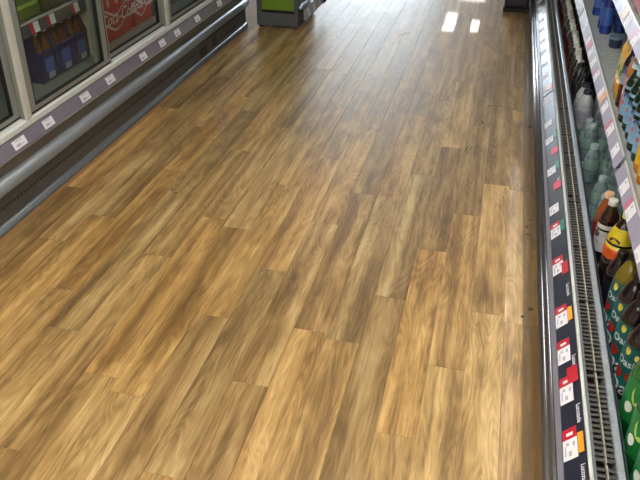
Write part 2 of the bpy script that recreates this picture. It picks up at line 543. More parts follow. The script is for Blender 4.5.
# price cards in the grey rail (white, faint print)
UL = Vector((-0.024, 0, 0.053)).normalized(); NL = Vector((0.053, 0, 0.024)).normalized()
def lcard(yc, wd):
    bm = newbm()
    def P(y, s, n): 
        p = Vector((-1.767, y, .252)) + UL * s + NL * n
        return (p.x, p.y, p.z)
    def slab(ya, yb, s0, s1, n0, n1, mi):
        v = [bm.verts.new(P(yy, s, n)) for yy in (ya, yb) for s in (s0, s1) for n in (n0, n1)]
        for idx in ((0, 1, 3, 2), (4, 6, 7, 5), (0, 4, 5, 1), (2, 3, 7, 6), (0, 2, 6, 4), (1, 5, 7, 3)):
            f = bm.faces.new([v[i] for i in idx]); f.material_index = mi
    wd = wd * 1.25
    slab(yc - wd / 2, yc + wd / 2, .011, .047, .0002, .0015, 0)
    for (da, db, s0, s1) in ((-.3, .05, .018, .028), (.1, .3, .02, .023), (-.28, .25, .040, .043)):
        slab(yc + wd * da, yc + wd * db, s0, s1, .0015, .0018, 1)
    o = finish('price_label', bm, [LABEL, INK], strip)
for (yc, wd) in ((2.07, .06), (2.335, .068), (2.548, .06), (2.86, .062), (3.105, .062), (3.475, .058), (3.72, .058), (3.932, .058), (4.245, .058), (4.635, .06), (4.86, .06)):
    lcard(yc, wd)
# clear clip at one spot
# doors
def door(y0, y1, xf, kind):
    """one sliding door; xf = its front face"""
    xb = xf - 0.020
    z0, z1 = 0.338, 1.94
    d = bpy.data.objects.new('sliding_door', None); COL.objects.link(d); d.parent = cl
    d.location = Vector((xf, (y0 + y1) / 2, z0)) - Vector((-1.80, 3.2, 0))
    off = Vector((xf, (y0 + y1) / 2, z0))
    def q(o):
        o.location = -off
        return o
    sw = 0.088 if kind == 'outer' else 0.07
    s2 = 0.066
    # bottom rail with dark gasket line above
    q(box('bottom_rail', xb, xf, y0, y1, z0, z0 + 0.030, ALU, d, 0.002))
    q(box('gasket', xb + 0.004, xf + 0.001, y0 + sw, y1 - s2, z0 + 0.030, z0 + 0.034, RUBBER, d))
    q(box('bottom_seal', xb, xf + 0.001, y0 + .002, y1 - .002, z0 + 0.004, z0 + 0.011, RUBBER, d))
    q(box('top_rail', xb, xf, y0, y1, z1 - 0.045, z1, ALU, d))
    q(box('stile', xb, xf, y0, y0 + sw, z0 + 0.030, z1 - 0.045, ALU, d, 0.002))
    q(box('stile', xb, xf, y1 - s2, y1, z0 + 0.030, z1 - 0.045, ALU, d, 0.002))
    for s in (y0 + sw, y1 - s2 - 0.004):
        q(box('gasket', xb + 0.004, xf + 0.001, s, s + 0.004, z0 + 0.034, z1 - 0.045, RUBBER, d))
    if kind == 'outer':
        # bright pull profile on the leading stile
        q(box('handle', xf, xf + 0.012, y0 - 0.004, y0 + 0.034, z0 + 0.004, z1 - 0.045, ALU_BRIGHT, d, 0.003))
        q(box('handle_groove', xf - .001, xf + 0.001, y0 + 0.036, y0 + 0.043, z0 + 0.004, z1 - 0.045, RUBBER, d))
        q(box('stile_groove', xf - .001, xf + 0.001, y1 - 0.020, y1 - 0.014, z0 + 0.030, z1 - 0.045, RUBBER, d))
        q(box('brush_seal', xb - 0.004, xb, y1 - 0.012, y1 + 0.004, z0, z1 - 0.045, RUBBER, d))
    q(box('glass_pane', xb + 0.007, xb + 0.012, y0 + sw, y1 - s2, z0 + 0.034, z1 - 0.045, GLASS, d))
    return d
door(1.66, 2.455, -1.820, 'inner')
door(2.425, 3.172, -1.797, 'outer')
door(3.09, 3.865, -1.820, 'inner')
door(3.832, 4.60, -1.797, 'outer')
door(4.53, 5.055, -1.820, 'inner')
# inside shelves with their own ticket strips
for z in (0.605, 0.93, 1.25, 1.57):
    sh = Lp(box('shelf', -2.48, -1.935, LY0 + 0.04, LY1 - 0.04, z, z + 0.018, SHELF, cl))
    st = extrude('ticket_strip', [(-1.935, z - .028), (-1.920, z - .028), (-1.928, z + .024), (-1.935, z + .024)], LY0 + 0.04, LY1 - 0.04, mat('shelf_strip_dark', (74, 76, 84), 0.35, coat=0.3, var=0.1), sh)
    edge = extrude('edge_trim', [(-1.936, z + .024), (-1.926, z + .024), (-1.926, z + .030), (-1.936, z + .030)], LY0 + 0.04, LY1 - 0.04, CREAM, sh)
    if z < 0.7:
        for yc in (2.10, 2.36, 2.79, 2.92, 3.13, 3.42, 3.66, 4.05, 4.4):
            bm = newbm()
            def shear_slab(ya, yb, mi):
                v = []
                for yy in (ya, yb):
                    for zz in (z - .022, z + .020):
                        xx = -1.920 - (zz - (z - .028)) * (0.008 / 0.052) + 0.0006
                        v += [bm.verts.new((xx, yy, zz)), bm.verts.new((xx + .001, yy, zz))]
                for idx in ((0, 1, 3, 2), (4, 6, 7, 5), (0, 4, 5, 1), (2, 3, 7, 6), (0, 2, 6, 4), (1, 5, 7, 3)):
                    f = bm.faces.new([v[i] for i in idx]); f.material_index = mi
            shear_slab(yc - .03, yc - .005, 1)
            shear_slab(yc - .005, yc + .035, 0)
            finish('price_label', bm, [LABEL, RED], sh)
# led strips behind the door frames
for y in (2.555, 3.985, 4.76):
    o = Lp(box('led_strip', -1.862, -1.850, y - 0.008, y + 0.008, 0.40, 1.90, mat('led', (255, 255, 255), 0.5, var=0, emit=((235, 245, 255), LED * 1.6)), cl))

# ------------------------------------------------------------------ packs inside the cooler
AMBER = mat('amber_glass', (88, 48, 14), 0.15, coat=0.5, var=0.15)
def beer_pack(loc, label, group, body, wrap):
    r = thing('beer_bottle_pack', label, 'beer pack', loc, 0, group)
    cm = mat('carton_' + body, dict(navy=(24, 30, 88), blue=(34, 52, 128), dark=(30, 28, 40))[body], 0.35, coat=0.2, var=0.08)
    bm = newbm()
    add_box(bm, -0.065, 0.065, -0.068, 0.068, 0.0, 0.135)
    bmesh.ops.bevel(bm, geom=list(bm.edges), offset=0.004, segments=1, affect='EDGES')
    finish('carton', bm, cm, r)
    # gable sides rising to the carrying handle
    bm = newbm()
    for (sy) in (-0.068, 0.064):
        v = [bm.verts.new(p) for p in ((-0.065, sy, .132), (0.065, sy, .132), (0.030, sy, .215), (-0.030, sy, .215))]
        v2 = [bm.verts.new((p.co.x, p.co.y + 0.004, p.co.z)) for p in v]
        bm.faces.new(v); bm.faces.new(v2[::-1])
        for i in range(4):
            bm.faces.new((v[i], v[(i + 1) % 4], v2[(i + 1) % 4], v2[i]))
    finish('gable', bm, cm, r)
    box('carry_handle', -0.004, 0.004, -0.066, 0.066, 0.13, 0.225, cm, r)
    # label artwork on the aisle face: a lighter blue block and a silver block
    box('front_print', 0.0652, 0.0660, -0.035, 0.035, 0.045, 0.105, mat('print_' + wrap, (58, 96, 170), 0.4, var=0.15, scale=60), r)
    box('front_badge', 0.0654, 0.0662, -0.02, 0.03, 0.012, 0.04, mat('print_silver', (150, 164, 186), 0.4, var=0.25, scale=90), r)
    for yy in (-0.034, 0.034):
        for xx in (-0.034, 0.034):
            bm = newbm()
            lathe(bm, [(0.029, 0.04), (0.029, 0.12), (0.026, 0.145), (0.014, 0.182), (0.0135, 0.21), (0.0145, 0.215)], 12)
            b_ = finish('bottle', bm, AMBER, r)
            b_.location = (xx, yy, 0)
            bm = newbm()
            lathe(bm, [(0.0155, 0.213), (0.0155, 0.221), (0.012, 0.224)], 12)
            c_ = finish('crown_cap', bm, mat('cap_silver', (190, 190, 196), 0.3, 0.6, var=0.05), b_)
    return r
zt = 0.3455
p0 = beer_pack((-1.995, 2.862, zt), 'navy carrier of amber bottles nearest the first door post inside the cooler', 'carriers of bottled beer on the cooler floor', 'navy', 'a')
r = dup(p0, (-1.995, 3.006, zt), 0, 'navy carrier of amber bottles in the middle of the three carriers')
r = dup(p0, (-1.995, 3.150, zt), 0, 'navy carrier of amber bottles beside the white and yellow carton')

def carton(name, label, cat, loc, size, col, rnd=0.006, group=None):
    sx, sy, sz = size
    r = thing(name, label, cat, loc, 0, group)
    bm = newbm(); add_box(bm, -sx / 2, sx / 2, -sy / 2, sy / 2, 0, sz)
    bmesh.ops.bevel(bm, geom=list(bm.edges), offset=rnd, segments=2, affect='EDGES')
    finish('carton', bm, mat('carton_%d_%d_%d' % col, col, 0.35, coat=0.25, var=0.08), r)
    return r
def face_patch(r, x, poly, mt, name):
    """flat print on the aisle face: polygon in (y,z)"""
    bm = newbm()
    a = [bm.verts.new((x, p[0], p[1])) for p in poly]
    b = [bm.verts.new((x + 0.0006, p[0], p[1])) for p in poly]
    bm.faces.new(a); bm.faces.new(b)
    n = len(poly)
    for i in range(n):
        bm.faces.new((a[i], a[(i + 1) % n], b[(i + 1) % n], b[i]))
    return finish(name, bm, mt, r)
def oval(cy, cz, ry, rz, n=16, tilt=0):
    return [(cy + ry * math.cos(2 * PI * k / n) * math.cos(tilt) - rz * math.sin(2 * PI * k / n) * math.sin(tilt),
             cz + ry * math.cos(2 * PI * k / n) * math.sin(tilt) + rz * math.sin(2 * PI * k / n) * math.cos(tilt)) for k in range(n)]
# yellow and white carton
r = carton('juice_carton_pack', 'white carton with yellow lemon print between navy carriers and red cartons', 'drink carton', (-1.99, 3.306, zt), (.14, .16, .215), (206, 200, 180))
YEL = mat('lemon_yellow', (206, 168, 40), 0.4, var=0.2, scale=60)
face_patch(r, .0702, oval(-.03, .16, .045, .026, tilt=.3), YEL, 'lemon_print')
face_patch(r, .0702, oval(-.03, .06, .045, .036, tilt=.3), YEL, 'lemon_print')
face_patch(r, .0704, [(-.07, .095), (-.07, .11), (.075, .135), (.075, .12)], mat('print_grey_text', (90, 88, 84), .5, var=.3, scale=150), 'name_band')
face_patch(r, .0704, oval(-.03, .02, .02, .012), mat('print_dark', (50, 52, 44), .5), 'badge')
# red cola cartons
COLA = (188, 24, 30)
def cola(loc, label, wd):
    r = carton('cola_can_carton', label, 'drink carton', loc, (.14, wd, .235), COLA, .008)
    up, lo = [], []
    n = 18
    for k in range(n + 1):
        t = k / n
        y = (t - .5) * (wd - .016)
        zc = 0.115 + 0.022 * math.sin(t * 2 * PI * 1.1 + 2.0)
        th = 0.004 + 0.005 * (1 + math.sin(t * 2 * PI + .5))
        up.append((y, zc + .026 + th)); lo.append((y, zc + .026))
    face_patch(r, .0702, up + lo[::-1], mat('ribbon_cream', (216, 190, 176), .4, var=.05), 'ribbon')
    up = [(p[0], p[1] - .075) for p in up]; lo = [(p[0], p[1] - .075) for p in lo]
    face_patch(r, .0702, up + lo[::-1], mat('ribbon_cream', (216, 190, 176), .4), 'ribbon')
    face_patch(r, .0701, [(-wd / 2 + .008, .086), (wd / 2 - .008, .086), (wd / 2 - .008, .128), (-wd / 2 + .008, .128)], mat('carton_band', (170, 24, 30), .4, var=.1), 'band')
    # facing the aisle the reader looks towards -X: left to right runs towards +Y
    text_obj('lettering', 'Coca-Cola', .085 * wd / .30, lambda a, b, c: (.0712, a, .110 + b), mat('lettering_white', (226, 208, 200), .4, var=.03), r, shear=.35, bold=.0008)
    # pale can tops printed along the top edge
    for yy in (-.3, 0, .3):
        face_patch(r, .0702, oval(wd * yy, .195, .016, .022), mat('can_glint', (224, 150, 140), .3, var=.1), 'drop_print')
    return r
cola((-2.01, 3.563, zt), 'red cola can carton with cream ribbon beside the yellow and white carton', .31)
cola((-2.01, 3.852, zt), 'red cola can carton half hidden by the third door post', .23)
for (yy, col, lab, wd, hh) in ((4.115, (70, 72, 70), 'dark grey drinks carton just past the red cola cartons', .26, .2), (4.40, (84, 78, 66), 'brown grey drinks carton behind the fourth cooler door', .26, .21), (4.72, (66, 70, 76), 'slate drinks carton near the far end of the cooler', .28, .2)):
    r = carton('drinks_carton', lab, 'drink carton', (-2.01, yy, zt), (.14, wd, hh), col)
    face_patch(r, .0702, oval(0, hh * .55, .06, .03), mat('print_dull', (150, 150, 140), .5, var=.2), 'badge')
# second level of the cooler
zs = 0.6355
GRN = mat('lime_print', (150, 190, 90), .4, var=.15)
for (yy, wd) in ((2.80, .20), (3.01, .19)):
    r = carton('drinks_carton', 'olive green striped carton on the second cooler shelf, ' + ('left one' if yy < 2.9 else 'right one'), 'drink carton', (-2.02, yy, zs), (.14, wd, .18), (86, 104, 44) if yy < 2.9 else (84, 84, 52))
    face_patch(r, .0702, [(-wd * .4, .05), (wd * .4, .05), (wd * .4, .066), (-wd * .4, .066)], GRN, 'stripe')
    face_patch(r, .0702, [(-wd * .4, .11), (wd * .3, .11), (wd * .3, .135), (-wd * .4, .135)], GRN, 'stripe')
r = carton('drinks_carton', 'brown carton on the second cooler shelf above the yellow print', 'drink carton', (-2.02, 3.23, zs), (.14, .2, .17), (92, 74, 54))
face_patch(r, .0702, oval(0, .09, .06, .03), mat('print_tan', (140, 122, 96), .5, var=.2), 'badge')
r = carton('drinks_carton', 'dull red carton on the second cooler shelf above the cola', 'drink carton', (-2.02, 3.52, zs), (.14, .28, .17), (132, 44, 40))
face_patch(r, .0702, oval(0, .09, .07, .03), mat('print_pink', (190, 150, 140), .5, var=.2), 'badge')
# nearest door: red carton high up, silver cans below
r = carton('drinks_carton', 'red carton behind the nearest cooler door', 'drink carton', (-2.02, 2.22, zs), (.14, .28, .19), (150, 40, 36))
face_patch(r, .0702, oval(0, .1, .07, .03), mat('print_pink', (190, 150, 140), .5, var=.2), 'badge')
SILV = mat('can_silver', (196, 198, 202), .25, .7, var=.1)
bm = newbm(); lathe(bm, [(.027, 0), (.033, .008), (.033, .108), (.027, .120), (.027, .123), (.024, .122), (.022, .118)], 16)
can0 = thing('drink_can', 'silver drink can with white body standing behind the nearest cooler door', 'can', (-1.95, 2.33, zt), 0, 'silver cans behind the nearest cooler door')
finish('can_body', bm, SILV, can0)
bm = newbm(); lathe(bm, [(.0334, .03), (.0334, .085)], 16, cap=False); finish('can_print', bm, mat('can_print', (120, 40, 44), .3, var=.3, scale=60), can0)
for (x, y) in ((-1.95, 2.26), (-1.95, 2.19), (-1.95, 2.40), (-2.02, 2.33), (-2.02, 2.26), (-2.02, 2.40), (-1.95, 2.12)):
    dup(can0, (x, y, zt))

# ------------------------------------------------------------------ right: open multideck chiller
RY0, RY1 = 0.30, 7.60
ch = thing('open_drinks_chiller', 'open fronted drinks chiller with shelves along the right of the aisle', 'chiller', (0.30, 4.0, 0))
def Rp(o):
    o.location = Vector(o.location) - Vector((0.30, 4.0, 0))
    return o
Rp(box('plinth', 0.30, 0.98, RY0, RY1, 0.0, 0.09, BLACK, ch))
Rp(box('lower_body', 0.292, 0.98, RY0, RY1, 0.09, 0.115, CASE, ch))
# ribbed bumper
Rp(extrude('bumper_rib', [(0.285, 0.085)] + arc(0.267, 0.105, 0.0125, 0.020, 270, 90, 8) + [(0.285, 0.125)], RY0, RY1, BUMPER_D, ch, True))
Rp(extrude('bumper_rib', [(0.290, 0.130)] + arc(0.2735, 0.149, 0.010, 0.019, 270, 90, 8) + [(0.290, 0.168)], RY0, RY1, BUMPER_D, ch, True))
Rp(box('bumper_channel', 0.277, 0.30, RY0, RY1, 0.085, 0.188, BLACK, ch))
Rp(extrude('front_panel', [(0.282, .175), (0.30, .175), (0.345, .243), (0.33, .243)], RY0, RY1, CASE, ch))
Rp(extrude('strip_lower_lip', [(0.2745, .184), (0.281, .180), (0.289, .197), (0.283, .203)], RY0, RY1, mat('lip_grey', (140, 148, 172), .3, .2, coat=.4, var=.05), ch))
O_R = Vector((0.284, 0, 0.200)); U_R = Vector((0.041, 0, 0.045)).normalized(); N_R = Vector((-0.045, 0, 0.041)).normalized()
def RP(y, s, n):
    p = O_R + U_R * s + N_R * n
    return (p.x, y, p.z)
def strip_slab(bm, ya, yb, s0, s1, n0, n1, mi=0, skew=0.0):
    v = [bm.verts.new(RP(yy + (skew if s == s1 else 0), s, n)) for yy in (ya, yb) for s in (s0, s1) for n in (n0, n1)]
    for idx in ((0, 1, 3, 2), (4, 6, 7, 5), (0, 4, 5, 1), (2, 3, 7, 6), (0, 2, 6, 4), (1, 5, 7, 3)):
        f = bm.faces.new([v[i] for i in idx]); f.material_index = mi
bm = newbm(); strip_slab(bm, RY0, RY1, -0.002, 0.062, -0.004, 0.0)
rail = Rp(finish('ticket_rail', bm, STRIP_R, ch))
def card(yc, kind, wd=0.062):
    """yc = middle of the white field; the coloured header sits on its far end"""
    bm = newbm()
    strip_slab(bm, yc - wd / 2, yc + wd / 2, .003, .042, .0003, .0012, 0)
    for (da, db, s0, s1) in ((.1, .32, .030, .036), (-.3, .2, .008, .011), (-.34, -.1, .018, .026), (.2, .34, .012, .02)):
        strip_slab(bm, yc + wd * da, yc + wd * db, s0, s1, .0012, .0014, 1)
    if 'r' in kind:
        strip_slab(bm, yc + wd / 2, yc + wd / 2 + .034, .003, .042, .0003, .0012, 2)
        strip_slab(bm, yc + wd / 2 + .010, yc + wd / 2 + .020, .014, .032, .0012, .0014, 0)
    finish('price_label', bm, [LABEL, INK, RED], rail)
    def tagcard(ya, yb, col, s0=.044, s1=.059):
        bm = newbm(); strip_slab(bm, ya, yb, s0, s1, .0006, .0016, 0); finish('offer_tag', bm, col, rail)
    if 'o' in kind:
        tagcard(yc - wd * .38, yc + wd * .62, ORANGE)
    if 'R' in kind:
        tagcard(yc - wd * .85, yc + wd * .25, RED, .036, .059)
    if 'B' in kind:
        tagcard(yc + wd * .5, yc + wd * 1.5, RED, .028, .059)
    if 'g' in kind:
        tagcard(yc - wd * .2, yc + wd * .9, GREEN_C)
    if 's' in kind:
        tagcard(yc + .14, yc + .20, mat('pink_red_card', (216, 50, 84), .4, var=.1), .028, .059)
for (yc, kd) in ((1.05, 'r'), (1.274, 'ro'), (1.457, 'rB'), (1.609, 'r'), (1.768, 'ro'), (2.037, 'rR'), (2.263, 'rg'), (2.428, 's'), (2.746, 'gs'), (3.05, 'g'), (3.235, ''), (3.518, 's'),
                 (3.703, ''), (3.90, ''), (4.10, 'r'), (4.33, ''), (4.55, ''), (4.80, ''), (5.01, 's'), (5.28, ''), (5.55, ''), (5.80, ''), (6.1, '')):
    card(yc, kd)
# printed strip of drink names along the upper edge of the navy rail (reads towards the camera)
TXT = mat('strip_print_white', (226, 228, 232), .5, var=.03)
for (yc, body) in ((1.185, 'Lucozade'), (1.375, 'Lucozade'), (1.56, 'Lucozade'), (1.895, 'Lucozade'), (2.62, 'Lucozade')):
    text_obj('rail_lettering', body, .0165, lambda a, b, c, yc=yc: RP(yc - a, .0515 + b, .0006), TXT, rail, bold=.0003)
bm = newbm(); strip_slab(bm, 3.61, 3.625, 0, .062, .0002, .002); finish('rail_joint', bm, BLACK, rail)
# white front lip and return-air grille
Rp(extrude('front_lip', [(0.3285, .236), (0.3280, .2475), (0.330, .2515), (0.3345, .2518), (0.3365, .249), (0.3365, .215), (0.333, .215)], RY0, RY1, WHITE, ch))
Rp(box('grille_tray', 0.3365, 0.392, RY0, RY1, 0.19, 0.205, BLACK, ch))
gy = RY0
mod = 0
while gy < 6.9:
    ln = 0.305
    bm = newbm()
    y = gy + 0.004
    while y < gy + ln - 0.006:
        if not (random.random() < 0.018):
            t = random.uniform(-.0007, .0007)
            # slat: thin fin leaning towards the camera
            for (xa, xb) in ((0.3385, 0.366), (0.370, 0.388)):
                v = [bm.verts.new(p) for p in ((xa, y + .006 + t, .2335), (xb, y + .006 + t, .2335), (xb, y + .0015 + t, .2415), (xa, y + .0015 + t, .2415),
                                               (xa, y + .0140 + t, .2335), (xb, y + .0140 + t, .2335), (xb, y + .0105 + t, .2415), (xa, y + .0105 + t, .2415))]
                for idx in ((0, 1, 2, 3), (4, 7, 6, 5), (3, 2, 6, 7), (0, 4, 5, 1), (0, 3, 7, 4), (1, 5, 6, 2)):
                    bm.faces.new([v[i] for i in idx])
        y += 0.0175
    g = Rp(finish('air_grille', bm, GRILLE, ch)); g['kind'] = 'stuff'
    gb = Rp(box('grille_bar', 0.3665, 0.3695, gy + .002, gy + ln - .002, .228, .2445, GRILLE_BAR, ch))
    gy += ln + 0.003
    mod += 1
# galvanised ledge, black groove and the well
Rp(extrude('ledge', [(0.389, .20), (0.388, .245), (0.391, .2485), (0.402, .2485), (0.405, .245), (0.405, .20)], RY0, RY1, LEDGE, ch))
Rp(extrude('inner_channel', [(0.405, .215), (0.413, .215), (0.413, .228), (0.417, .228), (0.417, .15), (0.405, .15)], RY0, RY1, mat('channel_dark', (58, 64, 72), .35, .4, var=.1), ch))
bm = newbm(); add_box(bm, 0.405, 0.95, RY0, RY1, 0.115, 0.130)
Rp(finish('deck', bm, DECK, ch))
Rp(box('back_panel', 0.93, 0.98, RY0, RY1, 0.13, 2.0, LINER, ch))
Rp(box('canopy', 0.36, 0.98, RY0, RY1, 2.0, 2.16, CASE, ch))
for a in (RY0 - .04, RY1):
    Rp(box('end_panel', 0.36, 0.98, a, a + .04, 0.09, 2.0, CASE, ch))
Rp(box('canopy_lamp', 0.37, 0.49, RY0 + .1, RY1 - .1, 1.985, 2.0, mat('chiller_led', (255, 255, 255), .5, var=0, emit=((236, 243, 255), LED * 1.4)), ch))
# shelves
SECT = [(0.34, 1.0), (1.03, 2.17), (2.20, 4.02), (4.05, 5.6), (5.63, 7.5)]
for si, (xl, zl) in enumerate(((0.422, .50), (0.441, .80), (0.455, 1.12), (0.47, 1.44))):
    pan = Rp(box('shelf', xl + .022, 0.93, RY0, RY1, zl + .022, zl + .038, SHELF, ch))
    lip = extrude('shelf_lip', [(xl + .024, zl + .0), (xl + .027, zl - .002), (xl + .03, zl + .05), (xl + .021, zl + .052)], RY0, RY1, ALU, pan)
    u = Vector((.021, 0, .048)).normalized(); nrm = Vector((-.048, 0, .021)).normalized(); o0 = Vector((xl, 0, zl))
    def SP(y, s, n):
        p = o0 + u * s + nrm * n
        return (p.x, y, p.z)
    def sslab(bm, ya, yb, s0, s1, n0, n1, mi=0, sk=0):
        v = [bm.verts.new(SP(yy, s, n)) for yy in (ya, yb) for s in (s0, s1) for n in (n0, n1)]
        for idx in ((0, 1, 3, 2), (4, 6, 7, 5), (0, 4, 5, 1), (2, 3, 7, 6), (0, 2, 6, 4), (1, 5, 7, 3)):
            f = bm.faces.new([v[i] for i in idx]); f.material_index = mi
    for (a, b) in SECT:
        bm = newbm(); sslab(bm, a, b, 0, .052, -.003, 0); finish('ticket_strip', bm, STRIP_S, pan)
        bm = newbm(); sslab(bm, a, b, .049, .053, 0, .002); finish('strip_edge', bm, ALU_BRIGHT, pan)
        if si > 1:
            continue
        y = a + .10
        n = 0
        while y < b - .05:
            bm = newbm()
            wd = .062
            sslab(bm, y - wd / 2, y + wd / 2, .004, .043, .0003, .0012, 0)
            for (da, db, s0, s1) in ((.1, .32, .030, .036), (-.3, .2, .008, .011)):
                sslab(bm, y + wd * da, y + wd * db, s0, s1, .0012, .0014, 1)
            if n % 3 == 1:
                sslab(bm, y + wd / 2, y + wd / 2 + .034, .004, .043, .0003, .0012, 2)
            finish('price_label', bm, [LABEL, INK, mat('pink_card', (196, 110, 140), .4, var=.1)], pan)
            if n % 4 == 2:
                bm = newbm(); sslab(bm, y + .07, y + .13, .008, .05, .0006, .0016); finish('offer_tag', bm, mat('peach_card', (232, 170, 110), .4, var=.2, scale=60) if n % 8 == 2 else mat('pink_red_card', (216, 50, 84)), pan)
            y += random.choice((.15, .17, .21))
            n += 1

# ------------------------------------------------------------------ bottles
def wrapped(fn_r, ang0, zc):
    """maps flat (a,b) onto the cylinder of radius fn_r, text reading left to right for a viewer outside"""
    return lambda a, b, c: (fn_r * math.cos(ang0 + a / fn_r), fn_r * math.sin(ang0 + a / fn_r), zc + b)

def bottle_kind(name, label, group, h, r, body, cap, bands, shape='soft', capr=.0145, caph=.016, clear=False, art=None, neck=None):
    """bands: [(z0, z1, colour)] wrapped label rings"""
    t = thing(name, label, 'bottle', (0, 0, 0), 0, group)
    nh = h - caph
    if shape == 'soft':
        prof = [(r * .80, 0), (r * .97, .008), (r, .02), (r, h * .56), (r * .93, h * .63), (r * .97, h * .67), (r * .80, h * .76), (r * .52, h * .86), (capr * .92, h * .915), (capr * .9, nh)]
    elif shape == 'glass':
        prof = [(r * .9, 0), (r, .006), (r, h * .55), (r * .9, h * .64), (r * .50, h * .76), (capr * 1.0, h * .82), (capr * .92, nh)]
    elif shape == 'waist':
        prof = [(r * .8, 0), (r, .012), (r, h * .26), (r * .86, h * .36), (r * .84, h * .44), (r, h * .56), (r, h * .66), (r * .85, h * .76), (r * .55, h * .85), (capr * .95, h * .9), (capr * .9, nh)]
    else:
        prof = [(r * .9, 0), (r, .008), (r, h * .72), (r * .9, h * .8), (r * .6, h * .88), (capr, h * .92), (capr * .95, nh)]
    bmat = CLEAR if clear else mat('drink_%d_%d_%d' % body, body, .12, coat=.6, var=.12, scale=20)
    bm = newbm(); lathe(bm, prof, 18); finish('bottle_body', bm, bmat, t)
    cm = mat('cap_%d_%d_%d' % cap, cap, .35, var=.05)
    bm = newbm(); lathe(bm, [(capr * 1.08, nh - .003), (capr * 1.12, nh - .001), (capr * 1.08, nh + .001), (capr * 1.08, h - .003), (capr * .95, h)], 16)
    finish('cap', bm, cm, t)
    if bands:
        def rad(z):
            for i in range(len(prof) - 1):
                if prof[i][1] <= z <= prof[i + 1][1]:
                    f = (z - prof[i][1]) / max(1e-6, prof[i + 1][1] - prof[i][1])
                    return prof[i][0] + (prof[i + 1][0] - prof[i][0]) * f
            return r
        p2, bi, ms = [], [], []
        for (a, b, c) in bands:
            mm_ = mat('wrap_%d_%d_%d' % c, c, .35, coat=.25, var=.12, scale=60)
            if mm_ not in ms:
                ms.append(mm_)
            n = 3
            for k in range(n + 1):
                z = a + (b - a) * k / n
                p2.append((rad(z) + .0007, z)); bi.append(ms.index(mm_))
        bm = newbm(); lathe(bm, p2, 18, cap=False, band=bi)
        lab = finish('wrap_label', bm, ms, t)
        if art:
            art(lab, rad)
    return t

def patch(parent, rad, ang, z, wa, hz, col, n=12, name='print'):
    bm = newbm()
    vv = []
    for k in range(n):
        a = 2 * PI * k / n
        zz = z + math.sin(a) * hz
        rr = rad(zz) + .0014
        vv.append(bm.verts.new((rr * math.cos(ang + math.cos(a) * wa / rr), rr * math.sin(ang + math.cos(a) * wa / rr), zz)))
    bm.faces.new(vv)
    return finish(name, bm, mat('print_%d_%d_%d' % col, col, .4, var=.1), parent)

ZD = 0.1305
cnt = {}
PLACED = {}
def place(kind, x, y, z, rz=0.0):
    k = kind.name
    if k not in cnt:
        cnt[k] = 1
        kind.location = (x, y, z); kind.rotation_euler = (0, 0, rz)
        PLACED.setdefault(kind['label'], []).append((x, y, kind))
        return kind
    o = dup(kind, (x, y, z), rz)
    PLACED[kind['label']].append((x, y, o))
    return o

FACE = math.radians(200)     # direction the labels face: out of the chiller, a little towards the camera

# --- well of the chiller, near to far
def art_lime(lab, rad):
    patch(lab, rad, FACE + .5, .165, .020, .034, (190, 214, 110))
    patch(lab, rad, FACE + .1, .12, .012, .016, (236, 240, 232))
    patch(lab, rad, FACE + .9, .13, .014, .020, (120, 190, 80))
green = bottle_kind('soft_drink_bottle', 'large green lemonade bottle with leafy label in well', 'green lemonade bottles in the well', .30, .050, (16, 96, 44), (30, 130, 60), [(.075, .20, (30, 130, 62))], 'soft', art=art_lime)
def art_teal(lab, rad):
    patch(lab, rad, FACE + .05, .093, .013, .017, (196, 30, 36), name='strawberry_print')
    patch(lab, rad, FACE + .85, .093, .013, .017, (206, 44, 40), name='strawberry_print')
    patch(lab, rad, FACE + .3, .168, .008, .012, (214, 200, 80), name='fruit_print')
    patch(lab, rad, FACE + .95, .158, .006, .009, (214, 200, 120), name='fruit_print')
    r0 = rad(.115) + .0016
    text_obj('lettering', 'Oasis', .058, wrapped(r0, FACE + .80, .050), mat('lettering_pale', (214, 222, 226), .4, var=.03), lab, bold=.0008)
    text_obj('lettering', 'Oasis', .030, wrapped(r0, FACE + .45, .132), mat('lettering_pale', (214, 222, 226), .4), lab, bold=.0006)
teal = bottle_kind('juice_bottle', 'teal labelled bottle of olive drink with berry print', 'teal juice drink bottles in the well', .27, .043, (112, 98, 22), (22, 22, 24), [(.012, .05, (14, 60, 62)), (.05, .185, (16, 92, 90))], 'soft', art=art_teal)
tealdark = bottle_kind('juice_bottle', 'teal labelled bottle of dark drink with berry print', 'dark drinks with teal labels in the well', .27, .043, (24, 12, 18), (22, 22, 24), [(.012, .05, (20, 30, 44)), (.05, .185, (16, 92, 90))], 'soft', art=art_teal)
dark = bottle_kind('juice_bottle', 'slim near black bottle beside teal labelled bottles', 'dark bottles among the teal bottles', .215, .036, (26, 14, 16), (20, 20, 22), [(.02, .12, (30, 24, 40))], 'soft')
def art_y(lab, rad):
    patch(lab, rad, FACE + .4, .212, .020, .010, (60, 14, 24), name='name_badge')
icetea = bottle_kind('iced_tea_bottle', 'large dark bottle with yellow and orange neck label', 'iced tea bottles in the well', .30, .046, (38, 20, 12), (222, 214, 90), [(.150, .185, (206, 84, 20)), (.185, .250, (208, 188, 40))], 'soft', art=art_y)
def art_w(lab, rad):
    patch(lab, rad, FACE + .2, .115, .012, .014, (60, 66, 70), name='emblem')
    patch(lab, rad, FACE + .2, .085, .016, .005, (150, 150, 158), name='name_line')
cider = bottle_kind('ginger_beer_bottle', 'dark brown bottle with white label and cap', 'white labelled brown bottles in the well', .235, .034, (44, 22, 12), (226, 224, 220), [(.05, .15, (206, 206, 208))], 'soft', art=art_w)
amber = bottle_kind('ginger_beer_bottle', 'amber bottle with orange neck next to the white labelled brown bottle', 'amber bottles in the well', .225, .030, (150, 74, 22), (228, 190, 150), [(.04, .12, (150, 40, 36))], 'soft')
